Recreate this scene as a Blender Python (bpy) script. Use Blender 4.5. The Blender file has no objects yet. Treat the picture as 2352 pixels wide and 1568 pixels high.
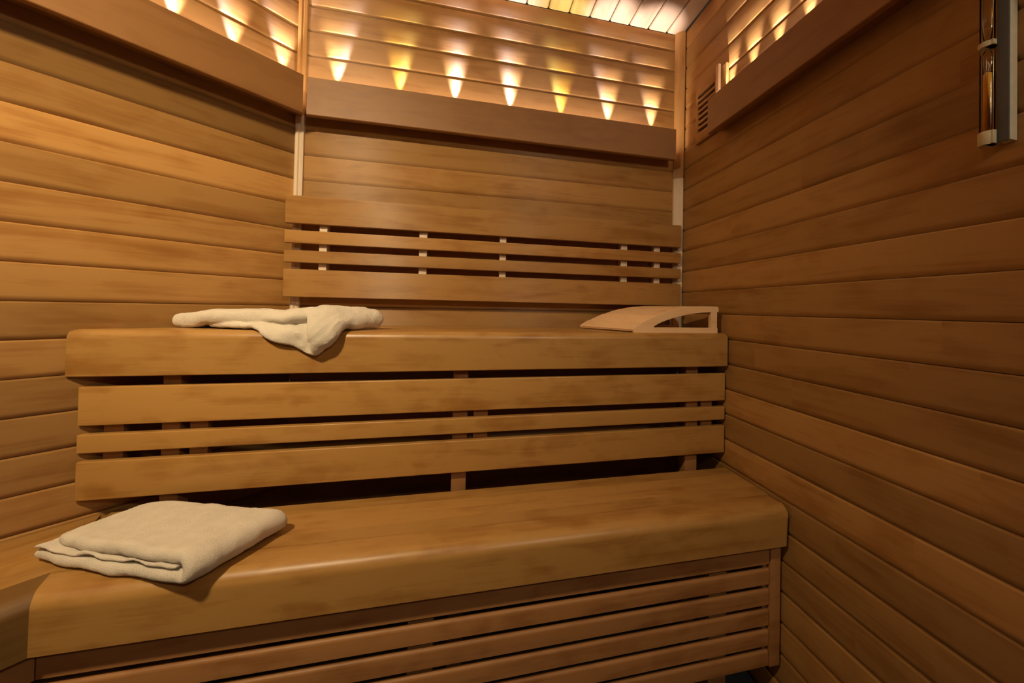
import bpy, bmesh, math, random
from mathutils import Vector, Matrix, noise
random.seed(7)
PI = math.pi
COL = bpy.context.scene.collection

# ------------------------------------------------------------------ measures (metres)
P = 0.088                       # cladding board pitch
D = 1.517                       # back wall plane  (y)
XR = 0.8894                     # right wall plane (x)
XL = -0.5976                    # left / back corner (x), left wall runs off at 135 degrees
Z0 = 2.1935                     # a groove height; the rest are Z0 - k*P
CEIL = 2.3597
FLOOR = 0.0
LW = Matrix.Translation((XL, D, 0)) @ Matrix.Rotation(math.radians(225), 4, 'Z')   # local +x runs along the left wall towards the camera, local +y into the room
YU, YL = 1.173, 0.903           # front faces of upper and lower bench
ZU, ZL = 1.0715, 0.605          # bench tops
I4 = Matrix.Identity(4)

# ------------------------------------------------------------------ tagging helpers
def tag(o, label, cat, group=None):
    o['label'] = label; o['category'] = cat
    if group: o['group'] = group
    return o
def structure(o):
    o['kind'] = 'structure'; return o
def thing(name, label, cat, loc=(0, 0, 0), group=None):
    o = bpy.data.objects.new(name, None); COL.objects.link(o); o.location = loc
    o.empty_display_size = .05
    return tag(o, label, cat, group)
def world_of(q):
    acc = I4.copy(); chain = []
    while q is not None: chain.append(q); q = q.parent
    for q in reversed(chain): acc = acc @ q.matrix_parent_inverse @ q.matrix_basis
    return acc
def link(name, me, m, parent=None, mat=I4):
    o = bpy.data.objects.new(name, me); COL.objects.link(o)
    if m is not None and len(me.materials) == 0: me.materials.append(m)
    o.matrix_basis = mat
    if parent is not None:
        o.parent = parent
        # all geometry is given in world space: undo the transforms of every ancestor
        o.matrix_parent_inverse = world_of(parent).inverted()
    return o

# ------------------------------------------------------------------ mesh helpers
def new_bm():
    bm = bmesh.new(); bm.faces.layers.float.new('tone'); return bm
def set_tone(bm, faces, t):
    L = bm.faces.layers.float['tone']
    for f in faces: f[L] = t
def finish(bm, name, smooth=None, tone=None):
    L = bm.faces.layers.float.get('tone')
    if tone is not None:
        for f in bm.faces: f[L] = tone
    bmesh.ops.recalc_face_normals(bm, faces=bm.faces)
    me = bpy.data.meshes.new(name); bm.to_mesh(me); bm.free()
    if smooth is not None:
        me.shade_smooth() if smooth is True else me.set_sharp_from_angle(angle=smooth)
        if smooth is not True:
            pass
    return me
def box(bm, a, b, bev=0.0, seg=2):
    x0, y0, z0 = a; x1, y1, z1 = b
    vs = [bm.verts.new(v) for v in ((x0,y0,z0),(x1,y0,z0),(x1,y1,z0),(x0,y1,z0),(x0,y0,z1),(x1,y0,z1),(x1,y1,z1),(x0,y1,z1))]
    fs = [bm.faces.new([vs[i] for i in q]) for q in ((3,2,1,0),(4,5,6,7),(0,1,5,4),(1,2,6,5),(2,3,7,6),(3,0,4,7))]
    if bev > 0:
        es = list({e for f in fs for e in f.edges})
        bmesh.ops.bevel(bm, geom=es, offset=bev, segments=seg, profile=0.6, affect='EDGES')
def board(name, a, b, m, parent=None, mat=I4, bev=.0025, tone=1.0, seg=2):
    bm = new_bm(); box(bm, a, b, bev, seg)
    me = finish(bm, name, math.radians(35), tone)
    return link(name, me, m, parent, mat)
def extrude_x(bm, prof, x0, x1, skew0=None, skew1=None, cap=True):
    """closed (y,z) profile swept along x; skew(y)->x lets an end follow a wall or mitre"""
    f0 = skew0 or (lambda y: x0); f1 = skew1 or (lambda y: x1)
    A = [bm.verts.new((f0(y), y, z)) for y, z in prof]; B = [bm.verts.new((f1(y), y, z)) for y, z in prof]
    n = len(prof); out = []
    for i in range(n):
        out.append(bm.faces.new((A[i], A[(i+1) % n], B[(i+1) % n], B[i])))
    if cap: out += [bm.faces.new(A[::-1]), bm.faces.new(B)]
    return out
def cyl(bm, p0, p1, r, n=24, r1=None):
    p0 = Vector(p0); p1 = Vector(p1); r1 = r if r1 is None else r1
    d = (p1-p0).normalized(); a = d.orthogonal().normalized(); b = d.cross(a)
    A = [bm.verts.new(p0 + r*(math.cos(t)*a + math.sin(t)*b)) for t in [2*PI*i/n for i in range(n)]]
    B = [bm.verts.new(p1 + r1*(math.cos(t)*a + math.sin(t)*b)) for t in [2*PI*i/n for i in range(n)]]
    for i in range(n): bm.faces.new((A[i], A[(i+1) % n], B[(i+1) % n], B[i]))
    bm.faces.new(A[::-1]); bm.faces.new(B)
def lathe(bm, prof, c, n=32):
    """(r,z) profile about a vertical axis at c"""
    rings = []
    for r, z in prof:
        if r < 1e-6: rings.append([bm.verts.new((c[0], c[1], z))])
        else: rings.append([bm.verts.new((c[0]+r*math.cos(2*PI*i/n), c[1]+r*math.sin(2*PI*i/n), z)) for i in range(n)])
    for A, B in zip(rings, rings[1:]):
        for i in range(n):
            j = (i+1) % n
            q = [A[i] if len(A) > 1 else A[0], A[j] if len(A) > 1 else None, B[j] if len(B) > 1 else None, B[i] if len(B) > 1 else B[0]]
            q = [v for v in q if v is not None]
            if len(q) >= 3: bm.faces.new(q)

# ------------------------------------------------------------------ materials
def nodes(name):
    m = bpy.data.materials.new(name); m.use_nodes = True
    nt = m.node_tree; nt.nodes.clear()
    o = nt.nodes.new('ShaderNodeOutputMaterial'); b = nt.nodes.new('ShaderNodeBsdfPrincipled')
    nt.links.new(b.outputs[0], o.inputs[0]); return m, nt, b
def N(nt, t, **kw):
    n = nt.nodes.new(t)
    for k, v in kw.items():
        if hasattr(n, k): setattr(n, k, v)
        else: n.inputs[k].default_value = v
    return n
def wood(name, dark, mid, light, rough=.42, spec=.5, bump=.12, blotch=.5, coat=0.0, aniso=0.0, k=.56):
    dark, mid, light = [[q[0]*k, q[1]*k*.96, q[2]*k*(.95 if k < .8 else 1)] for q in (dark, mid, light)]
    m, nt, b = nodes(name); L = nt.links.new
    tc = N(nt, 'ShaderNodeTexCoord'); oi = N(nt, 'ShaderNodeObjectInfo'); at = N(nt, 'ShaderNodeAttribute', attribute_name='tone')
    # every board gets its own piece of grain: shift by object and by tone
    mul = N(nt, 'ShaderNodeMath', operation='MULTIPLY'); L(oi.outputs['Random'], mul.inputs[0]); mul.inputs[1].default_value = 37.0
    mul2 = N(nt, 'ShaderNodeMath', operation='MULTIPLY_ADD'); L(at.outputs['Fac'], mul2.inputs[0]); mul2.inputs[1].default_value = 61.0; L(mul.outputs[0], mul2.inputs[2])
    cx = N(nt, 'ShaderNodeCombineXYZ'); L(mul2.outputs[0], cx.inputs[0]); L(mul2.outputs[0], cx.inputs[1]); 
    ad = N(nt, 'ShaderNodeVectorMath', operation='ADD'); L(tc.outputs['Object'], ad.inputs[0]); L(cx.outputs[0], ad.inputs[1])
    def mp(s):
        q = N(nt, 'ShaderNodeMapping'); q.inputs['Scale'].default_value = s; L(ad.outputs[0], q.inputs[0]); return q
    fine = N(nt, 'ShaderNodeTexNoise', Scale=1.0, Detail=7.0, Roughness=.62, Distortion=.25); L(mp((5, 150, 150)).outputs[0], fine.inputs['Vector'])
    figure = N(nt, 'ShaderNodeTexNoise', Scale=1.0, Detail=4.0, Roughness=.55, Distortion=1.1); L(mp((2.6, 20, 20)).outputs[0], figure.inputs['Vector'])
    blot = N(nt, 'ShaderNodeTexNoise', Scale=1.0, Detail=3.0, Roughness=.5, Distortion=.6); L(mp((9, 14, 14)).outputs[0], blot.inputs['Vector'])
    def ma(op, a, bb, c=None):
        q = N(nt, 'ShaderNodeMath', operation=op)
        for i, v in enumerate((a, bb, c)):
            if v is None: continue
            if isinstance(v, (int, float)): q.inputs[i].default_value = v
            else: L(v, q.inputs[i])
        return q.outputs[0]
    f = ma('MULTIPLY', figure.outputs['Fac'], .50)
    f = ma('MULTIPLY_ADD', fine.outputs['Fac'], .22, f)
    f = ma('MULTIPLY_ADD', blot.outputs['Fac'], blotch*.56, f)
    f = ma('ADD', f, .14 - (blotch-.5)*.28)
    cr = N(nt, 'ShaderNodeValToRGB'); L(f, cr.inputs[0])
    e = cr.color_ramp.elements; e[0].position = .36; e[0].color = (*dark, 1); e[1].position = .66; e[1].color = (*light, 1)
    e2 = e.new(.52); e2.color = (*mid, 1)
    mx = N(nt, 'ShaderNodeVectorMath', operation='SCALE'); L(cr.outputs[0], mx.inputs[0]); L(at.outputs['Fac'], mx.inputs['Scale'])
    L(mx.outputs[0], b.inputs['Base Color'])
    rr = ma('MULTIPLY_ADD', fine.outputs['Fac'], .16, rough-.08); L(rr, b.inputs['Roughness'])
    b.inputs['Specular IOR Level'].default_value = spec
    b.inputs['Coat Weight'].default_value = coat; b.inputs['Coat Roughness'].default_value = .3
    if aniso > 0:     # wood fibres spread light across the grain
        b.inputs['Anisotropic'].default_value = aniso
        vt_ = N(nt, 'ShaderNodeVectorTransform', vector_type='VECTOR', convert_from='OBJECT', convert_to='WORLD'); vt_.inputs[0].default_value = (1, 0, 0)
        ge = N(nt, 'ShaderNodeNewGeometry'); cxp = N(nt, 'ShaderNodeVectorMath', operation='CROSS_PRODUCT')
        L(vt_.outputs[0], cxp.inputs[0]); L(ge.outputs['Normal'], cxp.inputs[1]); L(cxp.outputs[0], b.inputs['Tangent'])
    bp = N(nt, 'ShaderNodeBump', Strength=bump, Distance=.0012); L(fine.outputs['Fac'], bp.inputs['Height']); L(bp.outputs[0], b.inputs['Normal'])
    return m
def plain(name, col, rough=.5, metal=0.0, spec=.5):
    m, nt, b = nodes(name)
    b.inputs['Base Color'].default_value = (*col, 1); b.inputs['Roughness'].default_value = rough
    b.inputs['Metallic'].default_value = metal; b.inputs['Specular IOR Level'].default_value = spec
    no = N(nt, 'ShaderNodeTexNoise', Scale=60.0, Detail=3.0); cr = N(nt, 'ShaderNodeValToRGB')
    cr.color_ramp.elements[0].color = (*[c*.82 for c in col], 1); cr.color_ramp.elements[1].color = (*[min(1, c*1.12) for c in col], 1)
    tc = N(nt, 'ShaderNodeTexCoord'); nt.links.new(tc.outputs['Object'], no.inputs['Vector'])
    nt.links.new(no.outputs['Fac'], cr.inputs[0]); nt.links.new(cr.outputs[0], b.inputs['Base Color'])
    return m
W_CLAD = wood('cladding_wood', (.36,.155,.036), (.54,.255,.066), (.72,.395,.125), rough=.54, spec=.6, bump=.10, aniso=1.0)
W_BENCH = wood('bench_wood', (.38,.165,.034), (.56,.27,.062), (.74,.41,.115), rough=.37, bump=.10, blotch=.85, spec=.55)
W_VAL = wood('valance_wood', (.37,.165,.044), (.46,.215,.060), (.54,.265,.080), rough=.5, bump=.08, blotch=.6)
W_SLAT = wood('panel_wood', (.36,.145,.042), (.50,.22,.066), (.66,.32,.11), rough=.5, bump=.08, blotch=.8)
W_PALE = wood('pale_pine', (.62,.47,.29), (.72,.57,.37), (.80,.66,.46), rough=.55, bump=.06, k=.95)
W_CEIL = wood('ceiling_wood', (.42,.25,.13), (.58,.38,.22), (.72,.51,.32), rough=.5, spec=.5, bump=.08, k=.5)
W_HEAD = wood('headrest_wood', (.68,.42,.18), (.80,.52,.25), (.88,.61,.32), rough=.5, bump=.06, k=1.0)
M_DARK = plain('hollow_shade', (.012,.010,.009), .9)
M_FLOOR = plain('floor_tile', (.045,.05,.06), .55)
M_SLATE = plain('slate_blue', (.075,.090,.105), .45)
M_CREAM = plain('cream_paint', (.66,.60,.44), .5)
M_PLAST = plain('ivory_plastic', (.62,.55,.36), .4)
M_SAND = plain('orange_sand', (.85,.42,.035), .7)
M_METAL = plain('lamp_metal', (.45,.44,.42), .35, metal=.9)
def glass():
    m = bpy.data.materials.new('clear_glass'); m.use_nodes = True; nt = m.node_tree; nt.nodes.clear()
    o = N(nt, 'ShaderNodeOutputMaterial'); mx = N(nt, 'ShaderNodeMixShader'); t = N(nt, 'ShaderNodeBsdfTransparent'); g = N(nt, 'ShaderNodeBsdfGlossy')
    t.inputs[0].default_value = (.96, .96, .90, 1); g.inputs['Roughness'].default_value = .03; g.inputs[0].default_value = (1, 1, 1, 1)
    fr = N(nt, 'ShaderNodeFresnel'); fr.inputs['IOR'].default_value = 1.25
    nt.links.new(fr.outputs[0], mx.inputs[0]); nt.links.new(t.outputs[0], mx.inputs[1]); nt.links.new(g.outputs[0], mx.inputs[2]); nt.links.new(mx.outputs[0], o.inputs[0])
    return m
M_GLASS = glass()
def emit(name, col, s):
    m, nt, b = nodes(name)
    b.inputs['Base Color'].default_value = (.8,.8,.8,1); b.inputs['Emission Color'].default_value = (*col, 1); b.inputs['Emission Strength'].default_value = s
    return m
def terry():
    m, nt, b = nodes('terry_cloth'); L = nt.links.new
    tc = N(nt, 'ShaderNodeTexCoord')
    n1 = N(nt, 'ShaderNodeTexNoise', Scale=420.0, Detail=3.0, Roughness=.7); L(tc.outputs['Object'], n1.inputs['Vector'])
    n2 = N(nt, 'ShaderNodeTexNoise', Scale=30.0, Detail=3.0); L(tc.outputs['Object'], n2.inputs['Vector'])
    cr = N(nt, 'ShaderNodeValToRGB'); L(n2.outputs['Fac'], cr.inputs[0])
    cr.color_ramp.elements[0].position = .3; cr.color_ramp.elements[0].color = (.71,.63,.51,1)
    cr.color_ramp.elements[1].position = .7; cr.color_ramp.elements[1].color = (.80,.71,.58,1)
    L(cr.outputs[0], b.inputs['Base Color'])
    b.inputs['Roughness'].default_value = .95; b.inputs['Specular IOR Level'].default_value = .1
    b.inputs['Sheen Weight'].default_value = .25; b.inputs['Sheen Roughness'].default_value = .6
    bp = N(nt, 'ShaderNodeBump', Strength=.9, Distance=.003); L(n1.outputs['Fac'], bp.inputs['Height']); L(bp.outputs[0], b.inputs['Normal'])
    return m
M_TERRY = terry()

# ------------------------------------------------------------------ the room shell
def plank_profile(zl, zh, g=.0006, bl=.0135, bh=.0045, dl=.0062, dh=.0028):
    """one tongue-and-groove board seen in section: (depth behind the face, z)"""
    p = [(-.016, zl+g), (-dl-.002, zl+g)]
    for i in range(6):
        t = i/5; p.append((-dl*(1-t)**2, zl+g+bl*t))
    for i in range(5):
        t = i/4; p.append((-dh*t**2, zh-g-bh*(1-t)))
    p += [(-dh-.002, zh-g), (-.016, zh-g)]
    return p
def clad_wall(name, length, mat, tones, joints=0, base_tone=(.86, 1.08), x_start=0.0, rs=1):
    """horizontal boards; local x along the wall, local +y out of the face into the room"""
    rnd = random.Random(rs); bm = new_bm()
    top = CEIL
    k = -2
    edges = []
    while True:
        z = Z0 - k*P
        if z < FLOOR - P: break
        edges.append((k, z)); k += 1
    for k, zh in edges:
        zl = max(zh - P, FLOOR); zz = min(zh, top)
        if zz - zl < .02: continue
        prof = plank_profile(zl, zz)
        cuts = [x_start]
        if joints:
            x = x_start + rnd.uniform(.1, .5)
            while x < length - .15:
                cuts.append(x); x += rnd.uniform(.35, .9)
        cuts.append(length)
        for a, b in zip(cuts, cuts[1:]):
            t = tones.get(k, rnd.uniform(*base_tone)) * (rnd.uniform(.94, 1.06) if joints else 1)
            fs = extrude_x(bm, prof, a, b)
            set_tone(bm, fs, t)
    # solid board behind the cladding
    set_tone(bm, [], 1)
    n0 = len(bm.faces); bm.faces.ensure_lookup_table()
    box(bm, (x_start, -.045, FLOOR), (length, -.014, top))
    bm.faces.ensure_lookup_table(); set_tone(bm, bm.faces[n0:], .35)
    me = finish(bm, name, math.radians(40))
    return structure(link(name, me, W_CLAD, None, mat))
# tone per board k = the board whose upper groove is number k
BT = {-1:.98, 0:.97, 1:.98, 2:1.0, 3:1.0, 4:.98, 5:.96, 6:1.10, 7:.90, 8:.95, 12:.86, 13:.95}
LT = {-1:.98, 0:.98, 1:1.0, 2:1.02, 3:.98, 4:.88, 5:.60, 6:.90, 7:1.38, 8:.95, 9:1.10, 10:1.16, 11:1.08, 12:.80, 13:1.0, 14:.74, 15:.76, 16:.78, 17:.95}
RT = {0:1.05, 1:1.08, 2:1.0, 3:.95, 4:.86, 5:.92, 6:.95, 7:.86, 8:.98, 9:.90, 10:1.02, 11:.88, 12:.94, 13:.82, 14:.88, 15:1.10, 16:.80, 17:1.06, 18:.76, 19:.84, 20:.78}
back_m = Matrix.Translation((XR, D, 0)) @ Matrix.Rotation(PI, 4, 'Z')            # local x runs to -X, local +y faces the camera
clad_wall('wall_back', XR - XL, back_m, BT, rs=3)
clad_wall('wall_left', 1.95, LW, LT, rs=5)
right_m = Matrix.Translation((XR, -1.15, 0)) @ Matrix.Rotation(PI/2, 4, 'Z')
clad_wall('wall_right', D + 1.15, right_m, RT, joints=1, rs=11)
lx = XL - 1.95/math.sqrt(2); ly = D - 1.95/math.sqrt(2)
clad_wall('wall_left_front', ly + 1.15, Matrix.Translation((lx, ly, 0)) @ Matrix.Rotation(-PI/2, 4, 'Z'), {}, rs=8)
clad_wall('wall_front', XR - lx, Matrix.Translation((lx, -1.15, 0)), {}, rs=9)
def build_ceiling():
    bm = new_bm(); rnd = random.Random(4)
    # local x runs along world -y... boards run front to back, profile repeats across the room
    xs = []
    i = -30
    while True:
        x = .1972 + P*i
        if x > XR + P: break
        xs.append(x); i += 1
    for a in xs:
        b = a + P
        if b < lx or a > XR: continue
        a2 = max(a, lx); b2 = min(b, XR)
        if b2 - a2 < .01: continue
        pr = plank_profile(a2, b2, g=.0015, bl=.008, bh=.008, dl=.0060, dh=.0060)
        # (depth, across) -> local (y=across, z=height); local x is the run
        prof = [(u, CEIL - d) for d, u in pr]
        fs = extrude_x(bm, prof, 0, D + 1.15)
        set_tone(bm, fs, rnd.uniform(.92, 1.08))
    bm.faces.ensure_lookup_table(); n0 = len(bm.faces)
    box(bm, (0, lx, CEIL+.014), (D+1.15, XR, CEIL+.05)); bm.faces.ensure_lookup_table(); set_tone(bm, bm.faces[n0:], .4)
    me = finish(bm, 'ceiling', math.radians(40))
    # local x -> world +y, local y -> world -x would mirror; rotate so that local y = world x
    m = Matrix(((0,1,0,0),(1,0,0,-1.15),(0,0,1,0),(0,0,0,1)))
    me.transform(m); me.flip_normals()
    return me
def ceiling_obj():
    # keep the run as local x (grain direction) by transforming back through the object matrix
    me = build_ceiling()
    r = Matrix.Rotation(-PI/2, 4, 'Z'); me.transform(r)
    return structure(link('ceiling', me, W_CEIL, None, r.inverted()))
ceiling_obj()
fl = new_bm(); box(fl, (lx-.05, -1.2, -.06), (XR+.05, D+.05, 0)); structure(link('floor', finish(fl, 'floor', tone=1), M_FLOOR))

# corner mouldings
def moulding(name, poly, z0, z1, m, tone=1.0):
    bm = new_bm()
    A = [bm.verts.new((z0, x, y)) for x, y in poly]; B = [bm.verts.new((z1, x, y)) for x, y in poly]
    n = len(poly)
    for i in range(n): bm.faces.new((A[i], A[(i+1) % n], B[(i+1) % n], B[i]))
    bm.faces.new(A[::-1]); bm.faces.new(B)
    me = finish(bm, name, math.radians(30), tone)
    # local (x=up, y=world x, z=world y)
    m4 = Matrix(((0,1,0,0),(0,0,1,0),(1,0,0,0),(0,0,0,1)))
    return structure(link(name, me, m, None, m4))
def bead(x0, x1, y0, d):
    w = (x1-x0)
    return [(x0, y0), (x0, y0-d*.55), (x0+w*.12, y0-d), (x0+w*.36, y0-d), (x0+w*.46, y0-d*.6), (x0+w*.56, y0-d), (x0+w*.86, y0-d), (x1, y0-d*.5), (x1, y0)]
XC = XL
lc = [(XC-.004, D+.002), (XC-.004, D-.006), (XC+.001, D-.013), (XC+.009, D-.014), (XC+.013, D-.0095), (XC+.017, D-.011), (XC+.024, D-.008), (XC+.025, D-.002), (XC+.025, D+.002)]
moulding('trim_1', lc, 1.80, CEIL, W_CLAD, 1.05)
moulding('trim_2', lc, ZU, 1.80, W_PALE)
rc = [(XR-.001, D+.002), (XR-.001, D-.030), (XR-.006, D-.034), (XR-.014, D-.030), (XR-.030, D-.016), (XR-.036, D-.008), (XR-.036, D+.002)]
moulding('trim_3', rc, 1.72, CEIL, W_CLAD, 1.08)
moulding('trim_4', rc, ZU, 1.72, W_PALE)

# ------------------------------------------------------------------ light valances with up-lights
LED_W = emit('led_lens_white', (1, .86, .72), 30); LED_Y = emit('led_lens_yellow', (1, .86, .12), 30)
ZV0, ZV1 = 1.779, 1.907
def spot(name, loc, col, e, parent, size=35, tilt=(0, 0)):
    l = bpy.data.lights.new(name, 'SPOT'); l.energy = e; l.color = col; l.spot_size = math.radians(size); l.spot_blend = 1.0; l.shadow_soft_size = .0035
    o = bpy.data.objects.new(name, l); COL.objects.link(o)
    o.matrix_basis = Matrix.Translation(loc) @ Matrix.Rotation(PI, 4, 'X') @ Matrix.Rotation(tilt[0], 4, 'X') @ Matrix.Rotation(tilt[1], 4, 'Y')
    o.parent = parent; o.matrix_parent_inverse = world_of(parent).inverted()
    return o
def valance(label, mat, x0, x1, off, leds, e=1.0, skew0=None, skew1=None, zs=(ZV0, ZV1), glow=1.5):
    """local x along the wall, local y out of the wall"""
    z0, z1 = zs
    mid = mat @ Vector(((x0+x1)/2, off, z0))
    t = thing('light_valance', label, 'light valance', mid)
    bm = new_bm(); th = .018; r = .002
    prof = [(off-th, z0), (off-r, z0), (off, z0+r), (off, z1-r), (off-r, z1), (off-th, z1)]
    extrude_x(bm, prof, x0, x1, skew0, skew1)
    link('face_board', finish(bm, 'face_board', math.radians(35), .98), W_VAL, t, mat)
    # bearer shelf between wall and face board, carrying the lamps
    bm = new_bm(); extrude_x(bm, [(.001, z0+.02), (off-th, z0+.02), (off-th, z0+.036), (.001, z0+.036)], x0, x1, skew0, skew1)
    link('bearer', finish(bm, 'bearer', tone=.9), W_VAL, t, mat)
    for x, kind in leds:
        c = mat @ Vector((x, .017, z0+.036))
        bm = new_bm(); cyl(bm, c, c+Vector((0, 0, .070)), .009, 20)
        lamp = link('up_light', finish(bm, 'up_light', math.radians(40)), M_METAL, t)
        bm = new_bm(); cyl(bm, c+Vector((0, 0, .070)), c+Vector((0, 0, .072)), .0065, 20)
        link('lens', finish(bm, 'lens'), LED_Y if kind == 'y' else LED_W, lamp)
        col = (1, .86, .26) if kind == 'y' else (1, .87, .88)
        spot('up_light_beam', c+Vector((0, 0, .074)), col, (14 if kind == 'y' else 26.0)*e, lamp)
    # wide spill of the lamp row
    l = bpy.data.lights.new('up_light_spill', 'AREA'); l.shape = 'RECTANGLE'; l.size = abs(x1-x0)*.96; l.size_y = .02
    l.energy = glow*abs(x1-x0); l.color = (1, .80, .66)
    o = bpy.data.objects.new('up_light_spill', l); COL.objects.link(o)
    o.matrix_basis = mat @ Matrix.Translation(((x0+x1)/2, .040, z0+.045)) @ Matrix.Rotation(PI, 4, 'X')
    o.parent = t; o.matrix_parent_inverse = world_of(t).inverted()
    return t
# back valance: the left end is mitred against the left one
bx = lambda X: XR - X
valance('straight wooden light valance across the back wall above the upper backrest', back_m, bx(.826), bx(-.5444), .070,
        [(bx(x), 'y' if i in (1, 4) else 'w') for i, x in enumerate((-.4756, -.2677, -.0705, .1399, .3448, .5475, .7444))],
        skew1=lambda y: bx(-.5444) + (.070-y)*(-math.tan(math.radians(0))) + (.070-y)*.34)
offL = .087
valance('dark wooden light valance running along the left wall', LW, .036, 1.9, offL, [(.050+.134*i, 'w') for i in range(14)], e=.8,
        skew0=lambda y: .0235 + (y-offL)*.44 + .0)
valance('wooden light valance on the right wall starting beside the air vent', right_m, .30, 1.15+1.2183, .070,
        [(1.15+1.1795-.1075*i, 'w') for i in range(14)], e=.55, zs=(1.785, 1.910), glow=.7)

# ------------------------------------------------------------------ benches
def nosing_profile(yf, yb, z0, z1, R, n=8):
    """front rail section: rounded top front edge, y increases to the back"""
    p = [(yb, z0), (yf+.002, z0), (yf, z0+.002)]
    for i in range(n+1):
        a = PI - (PI/2)*i/n
        p.append((yf+R+R*math.cos(a), z1-R+R*math.sin(a)))
    p.append((yb, z1)); return p
def x_at_left(y):   # x of the left wall face at depth y
    return XL - (D - y)
def fix(me): return me
# upper bench -------------------------------------------------------
ub = thing('upper_bench', 'upper sauna bench with thick rounded front edge, draped towel at its left', 'bench', (0, YU+.1, ZU-.12))
R = .022
bm = new_bm(); z0 = .957
prof = nosing_profile(YU, YU+.062, z0, ZU, R, 10)
extrude_x(bm, prof, -.9345, .8815)
es = [e for e in bm.edges if abs(e.verts[0].co.x-e.verts[1].co.x) < 1e-5 and e.verts[0].co.x in (e.verts[1].co.x,) and len(e.link_faces) == 2 and abs(e.calc_face_angle(0)) > 1.0]
bmesh.ops.bevel(bm, geom=es, offset=.009, segments=4, profile=.5, affect='EDGES')
link('front_rail', finish(bm, 'front_rail', math.radians(35), 1.0), W_BENCH, ub)
yy = YU + .0635
for i, t in enumerate((1.03, .95, 1.0, .96)):
    w = .066 if i < 3 else D - .012 - yy
    bm = new_bm()
    y1 = min(yy+w, D-.012)
    extrude_x(bm, [(yy, ZU-.024), (yy, ZU-.0015), (yy+.0015, ZU), (y1-.0015, ZU), (y1, ZU-.0015), (y1, ZU-.024)], 0, .8815, skew0=lambda y: x_at_left(y)+.022)
    link('top_board', finish(bm, 'top_board', math.radians(35), t), W_BENCH, ub)
    yy += w + .0012
for x0, x1 in ((-.7618, -.7226), (-.0401, .0032), (.7427, .7887)):
    board('post', (x0, YU+.034, .0), (x1, YU+.076, z0), W_SLAT, ub, bev=.002, tone=.9)
# lower backrest boards under the upper bench ------------------------
lb = thing('backrest_panel', 'three board backrest hanging below the front of the upper bench', 'backrest', (0, YU+.02, .65))
yb = YU+.0135
for za, zb, t in ((.8355, .9305, 1.12), (.7685, .8140, 1.04), (.6537, .7475, 1.0)):
    board('board', (-.9195, yb, za), (.8840, yb+.020, zb), W_BENCH, lb, bev=.003, tone=t, seg=3)
for x0, x1 in ((-.8814, -.8408), (-.7008, -.6604), (.0213, .0645), (.8025, .8461)):
    board('batten', (x0, yb+.0205, .672), (x1, yb+.040, .912), W_SLAT, lb, bev=.002, tone=.92)
# dark recess behind the lower backrest
# lower bench ---------------------------------------------------------
lo = thing('lower_bench', 'wide lower sauna bench with rounded front edge running to the right wall', 'bench', (0, YL+.1, ZL-.12))
MX, MY = -.7572, YL             # where the front faces of the straight and the left run meet
tanh_ = math.tan(math.radians(22.5))
mitre = lambda y: MX - (y-MY)*tanh_
R2 = .030; zb0 = .4955
bm = new_bm()
extrude_x(bm, nosing_profile(YL, YL+.075, zb0, ZL, R2, 12), 0, .8810, skew0=mitre)
es = [e for e in bm.edges if abs(e.verts[0].co.x-.8810) < 1e-5 and abs(e.verts[1].co.x-.8810) < 1e-5]
bmesh.ops.bevel(bm, geom=es, offset=.008, segments=4, profile=.5, affect='EDGES')
link('front_rail', finish(bm, 'front_rail', math.radians(35), 1.02), W_BENCH, lo)
yy = YL + .0762; tl = (.93, 1.02, 1.06, .96, .90)
for i in range(4):
    w = .0493
    bm = new_bm()
    extrude_x(bm, [(yy, ZL-.024), (yy, ZL), (yy+w, ZL), (yy+w, ZL-.024)], 0, .8810, skew0=lambda y: max(mitre(y), x_at_left(y)+.006))
    link('top_board', finish(bm, 'top_board', math.radians(35), tl[i]), W_BENCH, lo)
    yy += w + .0002
bm = new_bm(); yy += 0
extrude_x(bm, [(yy, ZL-.024), (yy, ZL), (yy+.06, ZL), (yy+.06, ZL-.024)], 0, -.80, skew0=lambda y: max(mitre(y), x_at_left(y)+.006))
link('top_board', finish(bm, 'top_board', math.radians(35), .95), W_BENCH, lo)
# the run along the left wall
DL = .3213
co = thing('corner_bench', 'left run of the lower bench, mitred against the long run, at the frame edge', 'bench', LW @ Vector((.9, DL, ZL-.12)))
ml = LW.inverted() @ Vector((MX, MY, 0))        # mitre point in wall coordinates
mloc = lambda y: ml.x - (ml.y - y)*tanh_*1.0
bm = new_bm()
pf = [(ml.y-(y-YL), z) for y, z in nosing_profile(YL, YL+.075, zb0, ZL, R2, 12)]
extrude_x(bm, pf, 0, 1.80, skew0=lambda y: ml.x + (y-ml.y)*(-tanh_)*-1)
link('front_rail', finish(bm, 'front_rail', math.radians(35), .42), W_BENCH, co, LW)  # low tone puts shade into the rail's colour, same wood as the rest
yy = ml.y-.0762; i = 0
while yy > .012:
    w = min(.0455, yy-.008)
    bm = new_bm()
    extrude_x(bm, [(yy, ZL-.024), (yy, ZL), (yy-w, ZL), (yy-w, ZL-.024)], 0, 1.80, skew0=lambda y: ml.x - (ml.y-y)*tanh_ )
    link('top_board', finish(bm, 'top_board', math.radians(35), tl[i % 5]), W_BENCH, co, LW)
    yy -= w+.0002; i += 1
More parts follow.
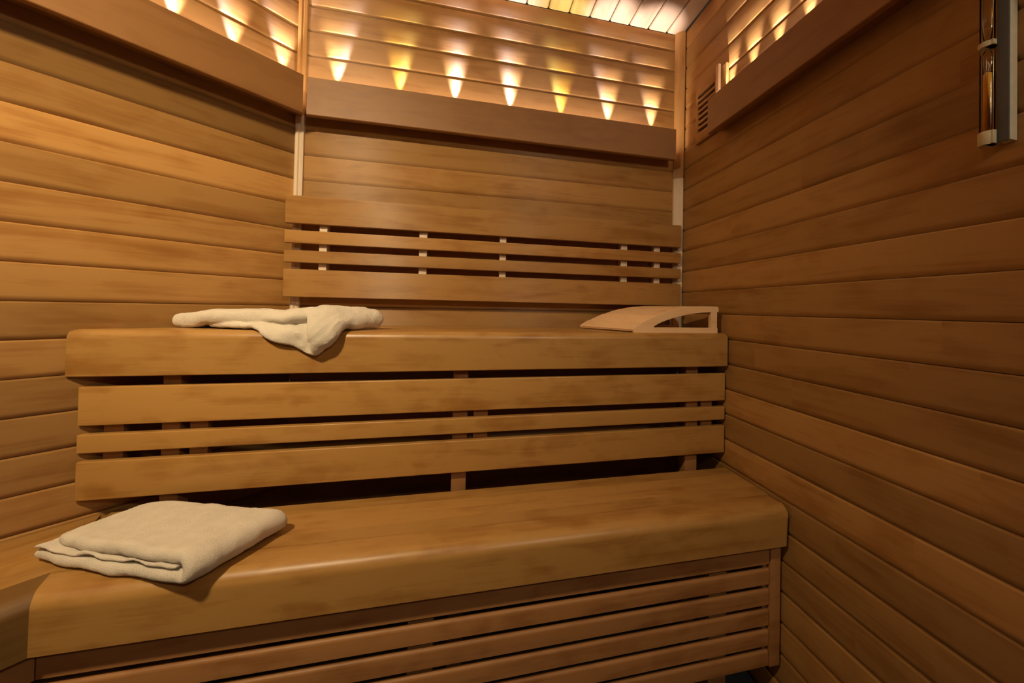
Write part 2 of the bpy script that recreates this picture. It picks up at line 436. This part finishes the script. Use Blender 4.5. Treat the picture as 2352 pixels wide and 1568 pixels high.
# slatted front panels --------------------------------------------------
YP = .929
sl_z = [.4270, .3698, .3126, .2554, .1982]      # slots
def slat_profile(yf, za, zb):
    return [(yf+.010, za), (yf+.0015, za), (yf, za+.0015), (yf, zb-.008), (yf+.001, zb-.0035), (yf+.0035, zb-.0010), (yf+.006, zb), (yf+.010, zb)]
MXP = MX - (YP-MY)*tanh_*1.0
sp = thing('slatted_panel', 'horizontal slat panel closing the front of the lower bench', 'panel', (0, YP, .145))
edges = [zb0-.004] + sl_z + [.1480]
for i in range(6):
    zb = edges[i] - (.0075 if i else 0); za = edges[i+1] + (.0060 if i < 5 else 0)
    bm = new_bm(); extrude_x(bm, slat_profile(YP+.003, za, zb), 0, .8460, skew0=lambda y: mitre(y)+.001)
    link('slat', finish(bm, 'slat', math.radians(35), 1.0+.05*math.sin(i*2.1)), W_SLAT, sp)
board('stile', (.8478, YP-.001, .1480), (.8810, YP+.022, zb0-.002), W_SLAT, sp, bev=.002, tone=1.08)
board('inner_stile', (.8330, YP+.0135, .150), (.8470, YP+.036, zb0-.002), W_SLAT, sp, bev=.001, tone=.8)
for x0 in (.668, -.12): board('foot', (x0, YP+.024, 0), (x0+.056, YP+.064, zb0-.002), W_SLAT, sp, bev=.002, tone=.9)
sp2 = thing('slatted_panel', 'slat panel closing the front of the left bench run, at the lower left frame corner', 'panel', LW @ Vector((.9, DL-.026, .145)))
ypl = ml.y-(YP-YL)
for i in range(6):
    zb = edges[i] - (.0075 if i else 0); za = edges[i+1] + (.0060 if i < 5 else 0)
    bm = new_bm(); pf = [(ypl-(y-YP), z) for y, z in slat_profile(YP+.003, za, zb)]
    extrude_x(bm, pf, 0, 1.78, skew0=lambda y: ml.x - (ml.y-y)*tanh_ + .001)
    link('slat', finish(bm, 'slat', math.radians(35), 1.0), W_SLAT, sp2, LW)
board('foot', (.9, ypl-.06, 0), (.956, ypl-.024, zb0-.002), W_SLAT, sp2, LW, bev=.002, tone=.9)

# upper backrest ----------------------------------------------------------
YB = 1.4642
br = thing('backrest_panel', 'four board backrest with pale battens on the back wall', 'backrest', (.13, YB, 1.167))
for za, zb, t in ((1.4155, 1.5095, .98), (1.3490, 1.3925, 1.10), (1.2835, 1.3250, .95), (1.1675, 1.2610, .97)):
    board('board', (-.6055, YB, za), (.8680, YB+.019, zb), W_CLAD, br, bev=.003, tone=t, seg=3)
for x0, x1 in ((-.507, -.4828), (-.1812, -.1541), (.1094, .1342), (.605, .6319), (.7538, .7799)):
    board('batten', (x0, YB+.0195, 1.185), (x1, D-.0005, 1.49), W_PALE, br, bev=.001)

# ------------------------------------------------------------------ air vent
vt = thing('air_vent', 'slotted wooden air vent plate with slider peg on the right wall', 'air vent', (XR, 1.30, 1.82))
PX = XR - .012
VM = Matrix.Translation((XR, 0, 0)) @ Matrix.Rotation(PI/2, 4, 'Z')     # local x = world y, local y = -(world x) : out of the wall
bm = new_bm()
ya, yb2, za, zb = 1.196, 1.3850, 1.8205, 2.0420
sa, sb = 1.262, 1.3725
slots = [2.0040 - .0226*i for i in range(7)]
hs = .0135
def vb(a, b): box(bm, a, b)
vb((ya, .002, za), (sa, .012, zb)); vb((sb, .002, za), (yb2, .012, zb))
zz = za
for s in sorted(slots):
    vb((sa, .002, zz), (sb, .0118, s-hs/2)); zz = s+hs/2
vb((sa, .002, zz), (sb, .012, zb))
link('plate', finish(bm, 'plate', tone=1.08), W_CLAD, vt, VM)
board('slot_shade', (ya+.004, .0002, za+.004), (yb2-.004, .0018, zb-.004), M_DARK, vt, VM, bev=0)  # dark sheet behind the vent slots, standing in for the shade inside
board('slider_peg', (1.2249, .0125, 1.955), (1.2429, .024, 2.0540), W_HEAD, vt, VM, bev=.003, tone=.8)

# ------------------------------------------------------------------ sand timer
st = thing('sand_timer', 'glass sand timer with orange sand hanging on the right wall', 'sand timer', (XR, .46, 1.4436))
board('back_board', (.4476, .0005, 1.4436), (.4629, .0180, 1.80), M_CREAM, st, VM, bev=.001)
board('face_strip', (.4482, .0181, 1.4430), (.4629, .0212, 1.80), M_SLATE, st, VM, bev=.0006)
TC = (XR-.0212, .4752); 
bm = new_bm(); lathe(bm, [(.0098, 1.462), (.0098, 1.6135)], TC)
gl = link('glass_tube', finish(bm, 'glass_tube', True), M_GLASS, st)
bm = new_bm(); lathe(bm, [(.0098, 1.6225), (.0098, 1.774)], TC)
link('glass_tube', finish(bm, 'glass_tube', True), M_GLASS, st)
bm = new_bm()
lathe(bm, [(0, 1.4665), (.0062, 1.4665), (.0063, 1.595), (.0055, 1.605), (.0015, 1.614), (.0015, 1.622), (.0055, 1.631), (.0063, 1.641), (.0062, 1.770), (0, 1.770)], TC)
link('hourglass_bulb', finish(bm, 'hourglass_bulb', True), M_GLASS, st)
bm = new_bm(); lathe(bm, [(0, 1.4672), (.0056, 1.4672), (.0056, 1.5685), (.003, 1.5705), (0, 1.571)], TC)
link('sand', finish(bm, 'sand', math.radians(40)), M_SAND, st)
def clip(z0, z1, nm):
    bm = new_bm(); lathe(bm, [(0, z0), (.0112, z0), (.0118, z0+.002), (.0118, z1-.002), (.0112, z1), (0, z1)], TC)
    box(bm, (TC[0]-.008, .4629, z0), (TC[0]+.010, TC[1], z1), .001)
    link(nm, finish(bm, nm, math.radians(40)), M_PLAST, st)
clip(1.4427, 1.4660, 'end_cap'); clip(1.6135, 1.6225, 'bracket'); clip(1.7720, 1.792, 'end_cap')

# ------------------------------------------------------------------ wooden headrest on the upper bench
hr = thing('headrest', 'curved slatted wooden headrest lying at the right end of the upper bench', 'headrest', (.70, YU+.14, ZU))
YN, YF = YU+.022, YU+.272
def dz(v): return ZU + v
near = [(.5356, .0100), (.5500, .0200), (.5718, .0330), (.5990, .0460), (.6285, .0585), (.6565, .0690), (.6865, .0775), (.7160, .0840), (.7459, .0885), (.7914, .0930), (.8532, .0935)]
# side frame with its long opening (near one), thickness 16 mm
def side_frame(y0, y1, dx, nm):
    outer = [(.5401, .0)] + near + [(.8590, .0900), (.8590, .0760), (.8532, .0745), (.8532, .0180), (.8560, .0165), (.8560, .0)]
    inner = [(.8290, .0180), (.8290, .0735), (.7950, .0715), (.7600, .0675), (.7314, .0625), (.7000, .0555), (.6724, .0480), (.6450, .0385), (.6250, .0295), (.6110, .0220), (.6120, .0180)]
    bm = new_bm()
    def ring(pts, y): return [bm.verts.new((x+dx, y, dz(z))) for x, z in pts]
    # triangulated plate with a hole
    for y in (y0, y1):
        o = ring(outer, y); h = ring(inner, y)
        es = [bm.edges.new((o[i], o[(i+1) % len(o)])) for i in range(len(o))] + [bm.edges.new((h[i], h[(i+1) % len(h)])) for i in range(len(h))]
        bmesh.ops.triangle_fill(bm, use_beauty=True, use_dissolve=False, edges=es)
        if y == y0: O0, H0 = o, h
        else: O1, H1 = o, h
    for a, b in ((O0, O1), (H0, H1)):
        for i in range(len(a)): bm.faces.new((a[i], a[(i+1) % len(a)], b[(i+1) % len(b)], b[i]))
    link(nm, finish(bm, nm, math.radians(30), 1.0), W_HEAD, hr)
side_frame(YN, YN+.015, 0, 'side_frame')
side_frame(YF-.015, YF, -.012, 'side_frame')
# slats follow the curve from the low tip to the top
def curve_pts():
    return near
def slat_piece(i0, i1, tone):
    bm = new_bm(); th = .008
    pts = near[i0:i1+1]
    def sec(y, dx):
        top = []; bot = []
        for j, (x, z) in enumerate(pts):
            a = pts[max(j-1, 0)]; b = pts[min(j+1, len(pts)-1)]
            t = Vector((b[0]-a[0], b[1]-a[1])).normalized(); n = Vector((-t.y, t.x))
            top.append(bm.verts.new((x+dx, y, dz(z)+.0005))); bot.append(bm.verts.new((x+dx-n.x*-th*-1, y, dz(z)-n.y*th)))
        return top + bot[::-1]
    A = sec(YN+.0155, -.003); B = sec(YF-.002, -.115 if i0 == 0 else -.115 + .02*i0/8)
    n = len(A)
    for i in range(n): bm.faces.new((A[i], A[(i+1) % n], B[(i+1) % n], B[i]))
    bm.faces.new(A[::-1]); bm.faces.new(B)
    me = finish(bm, 'slat', math.radians(35), tone)
    r = Matrix.Rotation(-PI/2, 4, 'Z'); me.transform(r)      # grain runs along the slat
    link('slat', me, W_HEAD, hr, r.inverted())
for k, (a, b) in enumerate(((0, 2), (2, 4), (4, 6), (6, 8), (8, 9), (9, 10))):
    slat_piece(a, b, (.90, 1.02, .94, 1.0, .97, 1.0)[k])

# ------------------------------------------------------------------ towels
def edge_round(d, r):
    if d >= r: return 1.0
    q = 1 - max(d, 0)/r
    return math.sqrt(max(0.0, 1-q*q))
def spaced(n, length, r, k=6):
    """parameters 0..1, dense within r of both ends"""
    e = [r*(1-math.cos(PI/2*i/k)) for i in range(k+1)]
    a = [v/length for v in e]; mid = [a[-1] + (1-2*a[-1])*i/n for i in range(1, n)]
    return a + mid + [1-v for v in a[::-1]]
def slab(bm, centre, us, vs, lenu, lenv, T, fuzz=.0008, seed=0.0, roundu=(True, True), wr=.0012):
    """thick cloth: centre(u,v) is the middle surface, T(u,v) its thickness"""
    top = []; bot = []
    eps = 1e-3
    for u in us:
        rt = []; rb = []
        for v in vs:
            c = centre(u, v)
            du = centre(min(u+eps, 1), v) - centre(max(u-eps, 0), v); dv = centre(u, min(v+eps, 1)) - centre(u, max(v-eps, 0))
            n = du.cross(dv); n = n.normalized() if n.length > 1e-12 else Vector((0, 0, 1))
            t = T(u, v); r = t/2
            f = edge_round(min(v, 1-v)*lenv, r)
            d = 1e9
            if roundu[0]: d = min(d, u*lenu)
            if roundu[1]: d = min(d, (1-u)*lenu)
            f *= edge_round(d, r) if d < 1e8 else 1
            nz = noise.noise(c*42 + Vector((seed, 0, 0)))*wr + noise.noise(c*16 + Vector((seed, 5, 0)))*wr*1.6 + noise.noise(c*420+Vector((seed, 0, 3)))*fuzz
            h = r*f
            rt.append(bm.verts.new(c + n*(h + nz*f))); rb.append(bm.verts.new(c - n*(h + nz*.5*f)))
        top.append(rt); bot.append(rb)
    m, k = len(us), len(vs)
    for i in range(m-1):
        for j in range(k-1):
            bm.faces.new((top[i][j], top[i+1][j], top[i+1][j+1], top[i][j+1]))
            bm.faces.new((bot[i][j], bot[i][j+1], bot[i+1][j+1], bot[i+1][j]))
    bmesh.ops.remove_doubles(bm, verts=bm.verts, dist=2e-5)
    for _ in range(3): bmesh.ops.smooth_vert(bm, verts=[v for v in bm.verts if v.index >= 0 or True], factor=.45, use_axis_x=True, use_axis_y=True, use_axis_z=True)
def lerp(a, b, t): return a + (b-a)*t
def corner_pull(p, c, s, t, amt):
    """round the plan corners of a leaf"""
    ctr = (Vector(c[0])+Vector(c[1])+Vector(c[2])+Vector(c[3]))/4
    k = abs(2*s-1)**7*abs(2*t-1)**7*(1 if s < .5 else .25)
    return p + (ctr-p).normalized()*amt*k
def towel_fold(bm, low, up, zl, zu, TL, TU, base, seed=0.0, bulge=0.0, pull=.012, lv=.2, side=None, wr=.0014):
    """one thick cloth folded once: lower leaf, round fold on the right, upper leaf.
    low / up: corners FL, FR, BR, BL in the support's (x, s) coordinates; base(x,s,h)->world; zl, zu: heights of the leaf centres"""
    L1 = .36; arc = .05; tot = 2*L1+arc
    a = L1/tot; b = (L1+arc)/tot
    side = side or (lambda lo_, s, t: Vector((0, 0)))
    def q(c, s, t, lo_):
        F = lerp(Vector(c[0]), Vector(c[1]), s); B = lerp(Vector(c[3]), Vector(c[2]), s)
        return corner_pull(lerp(F, B, t) + side(lo_, s, t), c, s, t, pull)
    def centre(u, v):
        if u <= a:
            s = u/a; p = q(low, s, v, 1); return base(p.x, p.y, zl(s, v))
        if u >= b:
            s = 1-(u-b)/(1-b); p = q(up, s, v, 0); return base(p.x, p.y, zu(s, v))
        t = (u-a)/(b-a); th = -PI/2 + PI*t
        p0 = q(low, 1, v, 1); p1 = q(up, 1, v, 0); h0 = zl(1, v); h1 = zu(1, v)
        p = lerp(p0, p1, (1+math.sin(th))/2); hh = (h0+h1)/2 + (h1-h0)/2*math.sin(th)
        d = (Vector(low[1])-Vector(low[0])).normalized(); r = (h1-h0)/2*(1+bulge)
        r *= .45 + .55*min(v/.18, 1)            # the fold is pinched at the front corner
        p = p + d*math.cos(th)*r
        return base(p.x, p.y, hh)
    us = spaced(150, tot, TL/2, 8)
    vs = spaced(64, lv, TU/2, 9)
    def T(u, v):
        t = min(max((u-a+.03)/(b-a+.06), 0), 1); t = t*t*(3-2*t)
        return TL + (TU-TL)*t
    slab(bm, centre, us, vs, tot, lv, T, seed=seed, fuzz=.0009, wr=wr)
# --- towel on the lower bench
def flat(x, y, h): return Vector((x, y, ZL+.0040+h))
bm = new_bm()
TL, TU = .024, .027
low = [(-.862, 1.020), (-.512, .872), (-.422, 1.060), (-.745, 1.165)]
up = [(-.820, 1.014), (-.520, .876), (-.418, 1.050), (-.745, 1.160)]
zl = lambda s, v: TL/2 + .0008*math.sin(21*s)*(1-v)
def zu(s, v):
    e = s**.9
    return TL/2 + .0265 + .010*e - .0020*(1-v)*(1-s) + .003*math.sin(3.2*s+1.5*v) - .007*v + .0012*math.sin(13*s+4*v)*(1-v)
def side1(lo_, s, t):
    d = Vector((.38, .92))
    if lo_: return d*(.002*math.sin(8*s+1)+.0015*math.sin(19*s)-.003)*(1-t)
    return d*(-.003*math.sin(PI*s)+.0015*math.sin(15*s))*(1-t) + Vector((0, .004*math.sin(5*s)))*t
towel_fold(bm, low, up, zl, zu, TL, TU, flat, seed=1.0, bulge=-.1, pull=.012, side=side1, wr=.0020)
def mid(u, v):
    F = lerp(Vector((-.848, 1.014)), Vector((-.526, .880)), u); B = lerp(Vector((-.75, 1.13)), Vector((-.46, 1.04)), u)
    p = lerp(F, B, v)
    w = (.0050*math.sin(u*19+.4)*math.exp(-u*1.1) + .0018*math.sin(u*37))*(1-v)
    return flat(p.x, p.y, .0275 + .006*u + w)
slab(bm, mid, spaced(110, .33, .003, 3), spaced(20, .15, .003, 4), .33, .15, lambda u, v: .0075, fuzz=.0005, seed=4.0, wr=.0008)
tw = link('folded_towel', finish(bm, 'folded_towel', True, 1.0), M_TERRY)
folded = tw
tag(tw, 'folded cream towel lying flat on the left end of the lower bench', 'towel')
# --- towel draped over the edge of the upper bench
def drape(x, s, h):
    """s measured along the bench surface, 0 where the flat top ends, negative over the rounded edge"""
    g = .0030 + h
    if s >= 0: return Vector((x, YU+R+s, ZU+g))
    arc = PI/2*R
    if s > -arc:
        th = -s/R; return Vector((x, YU+R-math.sin(th)*(R+g), ZU-R+math.cos(th)*(R+g)))
    return Vector((x, YU-g, ZU-R+(s+arc)))
bm = new_bm()
TL, TU = .018, .042
low = [(-.705, .055), (-.402, -.080), (-.268, .085), (-.640, .240)]
up = [(-.802, .078), (-.420, -.012), (-.268, .085), (-.735, .200)]
H = [(-.82, .034), (-.78, .036), (-.74, .042), (-.68, .053), (-.6, .055), (-.5, .053), (-.44, .060), (-.38, .070), (-.32, .067), (-.26, .058), (-.2, .05)]
def hx(x):
    for (a, va), (b, vb_) in zip(H, H[1:]):
        if a <= x <= b:
            t = (x-a)/(b-a); t = t*t*(3-2*t); return va+(vb_-va)*t
    return H[0][1] if x < H[0][0] else H[-1][1]
def qq(c, s, t):
    F = lerp(Vector(c[0]), Vector(c[1]), s); B = lerp(Vector(c[3]), Vector(c[2]), s); return lerp(F, B, t)
zl2 = lambda s, v: TL/2 + .003*math.sin(9*s)*v
def zu2(s, v):
    p = qq(up, s, v)
    return max(hx(p.x) - TU/2, TU/2 - .003) - .010*v*v*(1 if s < .8 else (1-s)*5) - .004*math.sin(PI*s)*(1-v)**4
def side2(lo_, s, t):
    if lo_: return Vector((0, .003*math.sin(17*s)))*(1-t)
    return Vector((0, -.020*math.sin(PI*s**1.4)+.003*math.sin(13*s)))*(1-t)**2
towel_fold(bm, low, up, zl2, zu2, TL, TU, drape, seed=7.0, bulge=.0, pull=.014, side=side2, wr=.0042)
def ridge(p, q, r0, r1):
    a = drape(*p); b = drape(*q); n = 9
    for i in range(n):
        t = i/(n-1); c = lerp(a, b, t); rr = lerp(r0, r1, t)
        bmesh.ops.create_icosphere(bm, subdivisions=2, radius=rr, matrix=Matrix.Translation(c))
ridge((-.377, .004, .040), (-.381, -.058, .016), .015, .009)
ridge((-.408, -.022, .020), (-.398, -.072, .013), .007, .005)
ridge((-.440, -.026, .017), (-.415, -.066, .012), .006, .004)
ridge((-.350, .020, .040), (-.290, .075, .034), .016, .015)
tw = link('draped_towel', finish(bm, 'draped_towel', True, 1.0), M_TERRY)
def soften(o, voxel, it, crumple, fuzz):
    if voxel:
        m = o.modifiers.new('remesh', 'REMESH'); m.mode = 'VOXEL'; m.voxel_size = voxel; m.use_smooth_shade = True
        m = o.modifiers.new('smooth', 'SMOOTH'); m.factor = .5; m.iterations = it
    for nm, st, sc_ in (('crumple', crumple, .035), ('fuzz', fuzz, .0035)):
        tx = bpy.data.textures.new(nm, 'CLOUDS'); tx.noise_scale = sc_; tx.noise_depth = 1
        m = o.modifiers.new(nm, 'DISPLACE'); m.texture = tx; m.strength = st; m.texture_coords = 'LOCAL'; m.mid_level = .5
soften(tw, .0024, 7, .0065, .0016)
soften(folded, 0, 0, .0045, .0014)
tag(tw, 'crumpled cream towel with one corner hanging over the upper bench edge', 'towel')

# ------------------------------------------------------------------ room lamp (behind the camera) and light
LX, LY = -.80, .02
wl = thing('ceiling_lamp', 'round warm lamp on the ceiling above and left of the camera', 'lamp', (LX, LY, CEIL-.01))
bm = new_bm(); cyl(bm, (LX, LY, CEIL-.001), (LX, LY, CEIL-.025), .13, 40); link('lamp_base', finish(bm, 'lamp_base', math.radians(40), 1), M_METAL, wl)
bm = new_bm(); cyl(bm, (LX, LY, CEIL-.0255), (LX, LY, CEIL-.055), .11, 40, .08)
link('lamp_glass', finish(bm, 'lamp_glass', math.radians(40), 1), emit('lamp_glass', (1, .72, .38), 8), wl)
def area(name, loc, target, size, e, col):
    l = bpy.data.lights.new(name, 'AREA'); l.shape = 'DISK'; l.size = size; l.energy = e; l.color = col
    o = bpy.data.objects.new(name, l); COL.objects.link(o); o.location = loc
    o.rotation_euler = (Vector(target)-Vector(loc)).to_track_quat('-Z', 'Y').to_euler(); return o
area('room_light', (LX, LY, CEIL-.075), (-.66, 1.25, 1.05), .16, 9.8, (1, .77, .45)).data.spread = math.radians(112)
RX, RZ = .60, 2.12
wl = thing('wall_lamp', 'oval bulkhead lamp on the front wall behind the camera', 'lamp', (RX, -1.149, RZ-.12))
bm = new_bm(); cyl(bm, (RX, -1.149, RZ), (RX, -1.125, RZ), .12, 40); link('lamp_base', finish(bm, 'lamp_base', math.radians(40), 1), M_METAL, wl)
bm = new_bm(); cyl(bm, (RX, -1.1245, RZ), (RX, -1.085, RZ), .11, 40, .08)
link('lamp_glass', finish(bm, 'lamp_glass', math.radians(40), 1), emit('lamp_glass_cool', (1, .86, .66), 6), wl)
area('room_light', (RX, -1.06, RZ), (.1, 1.3, .9), .16, 4.8, (1, .84, .60))
w = bpy.data.worlds.new('World'); bpy.context.scene.world = w; w.use_nodes = True
w.node_tree.nodes['Background'].inputs[0].default_value = (.9, .6, .35, 1); w.node_tree.nodes['Background'].inputs[1].default_value = .02

# ------------------------------------------------------------------ camera
F_, PIT, ROL, YAW, CX, CY = 884.6256, .0145, .0206, .2352, 1289.1111, 697.3744
def dirv(x, y, f):
    c, s = math.cos(ROL), math.sin(ROL); x, y = c*x - s*y, s*x + c*y
    fw = math.cos(PIT)*f - y*math.sin(PIT); up_ = math.sin(PIT)*f + y*math.cos(PIT)
    return Vector((math.cos(YAW)*x + math.sin(YAW)*fw, -math.sin(YAW)*x + math.cos(YAW)*fw, up_))
r_, u_, f_ = dirv(1, 0, 0), dirv(0, 1, 0), dirv(0, 0, 1)
cam = bpy.data.cameras.new('camera'); co_ = bpy.data.objects.new('camera', cam); COL.objects.link(co_)
M = Matrix(((r_.x, u_.x, -f_.x, 0), (r_.y, u_.y, -f_.y, 0), (r_.z, u_.z, -f_.z, 1.144), (0, 0, 0, 1)))
co_.matrix_world = M
cam.sensor_width = 36; cam.sensor_fit = 'HORIZONTAL'; cam.lens = F_/2352*36
cam.shift_x = -(CX-1176)/2352; cam.shift_y = -(784-CY)/2352
cam.clip_start = .02
sc = bpy.context.scene; sc.camera = co_
sc.view_settings.view_transform = 'Standard'; sc.view_settings.look = 'None'; sc.view_settings.gamma = 1; sc.view_settings.exposure = 0.72
sc.view_settings.use_curve_mapping = False
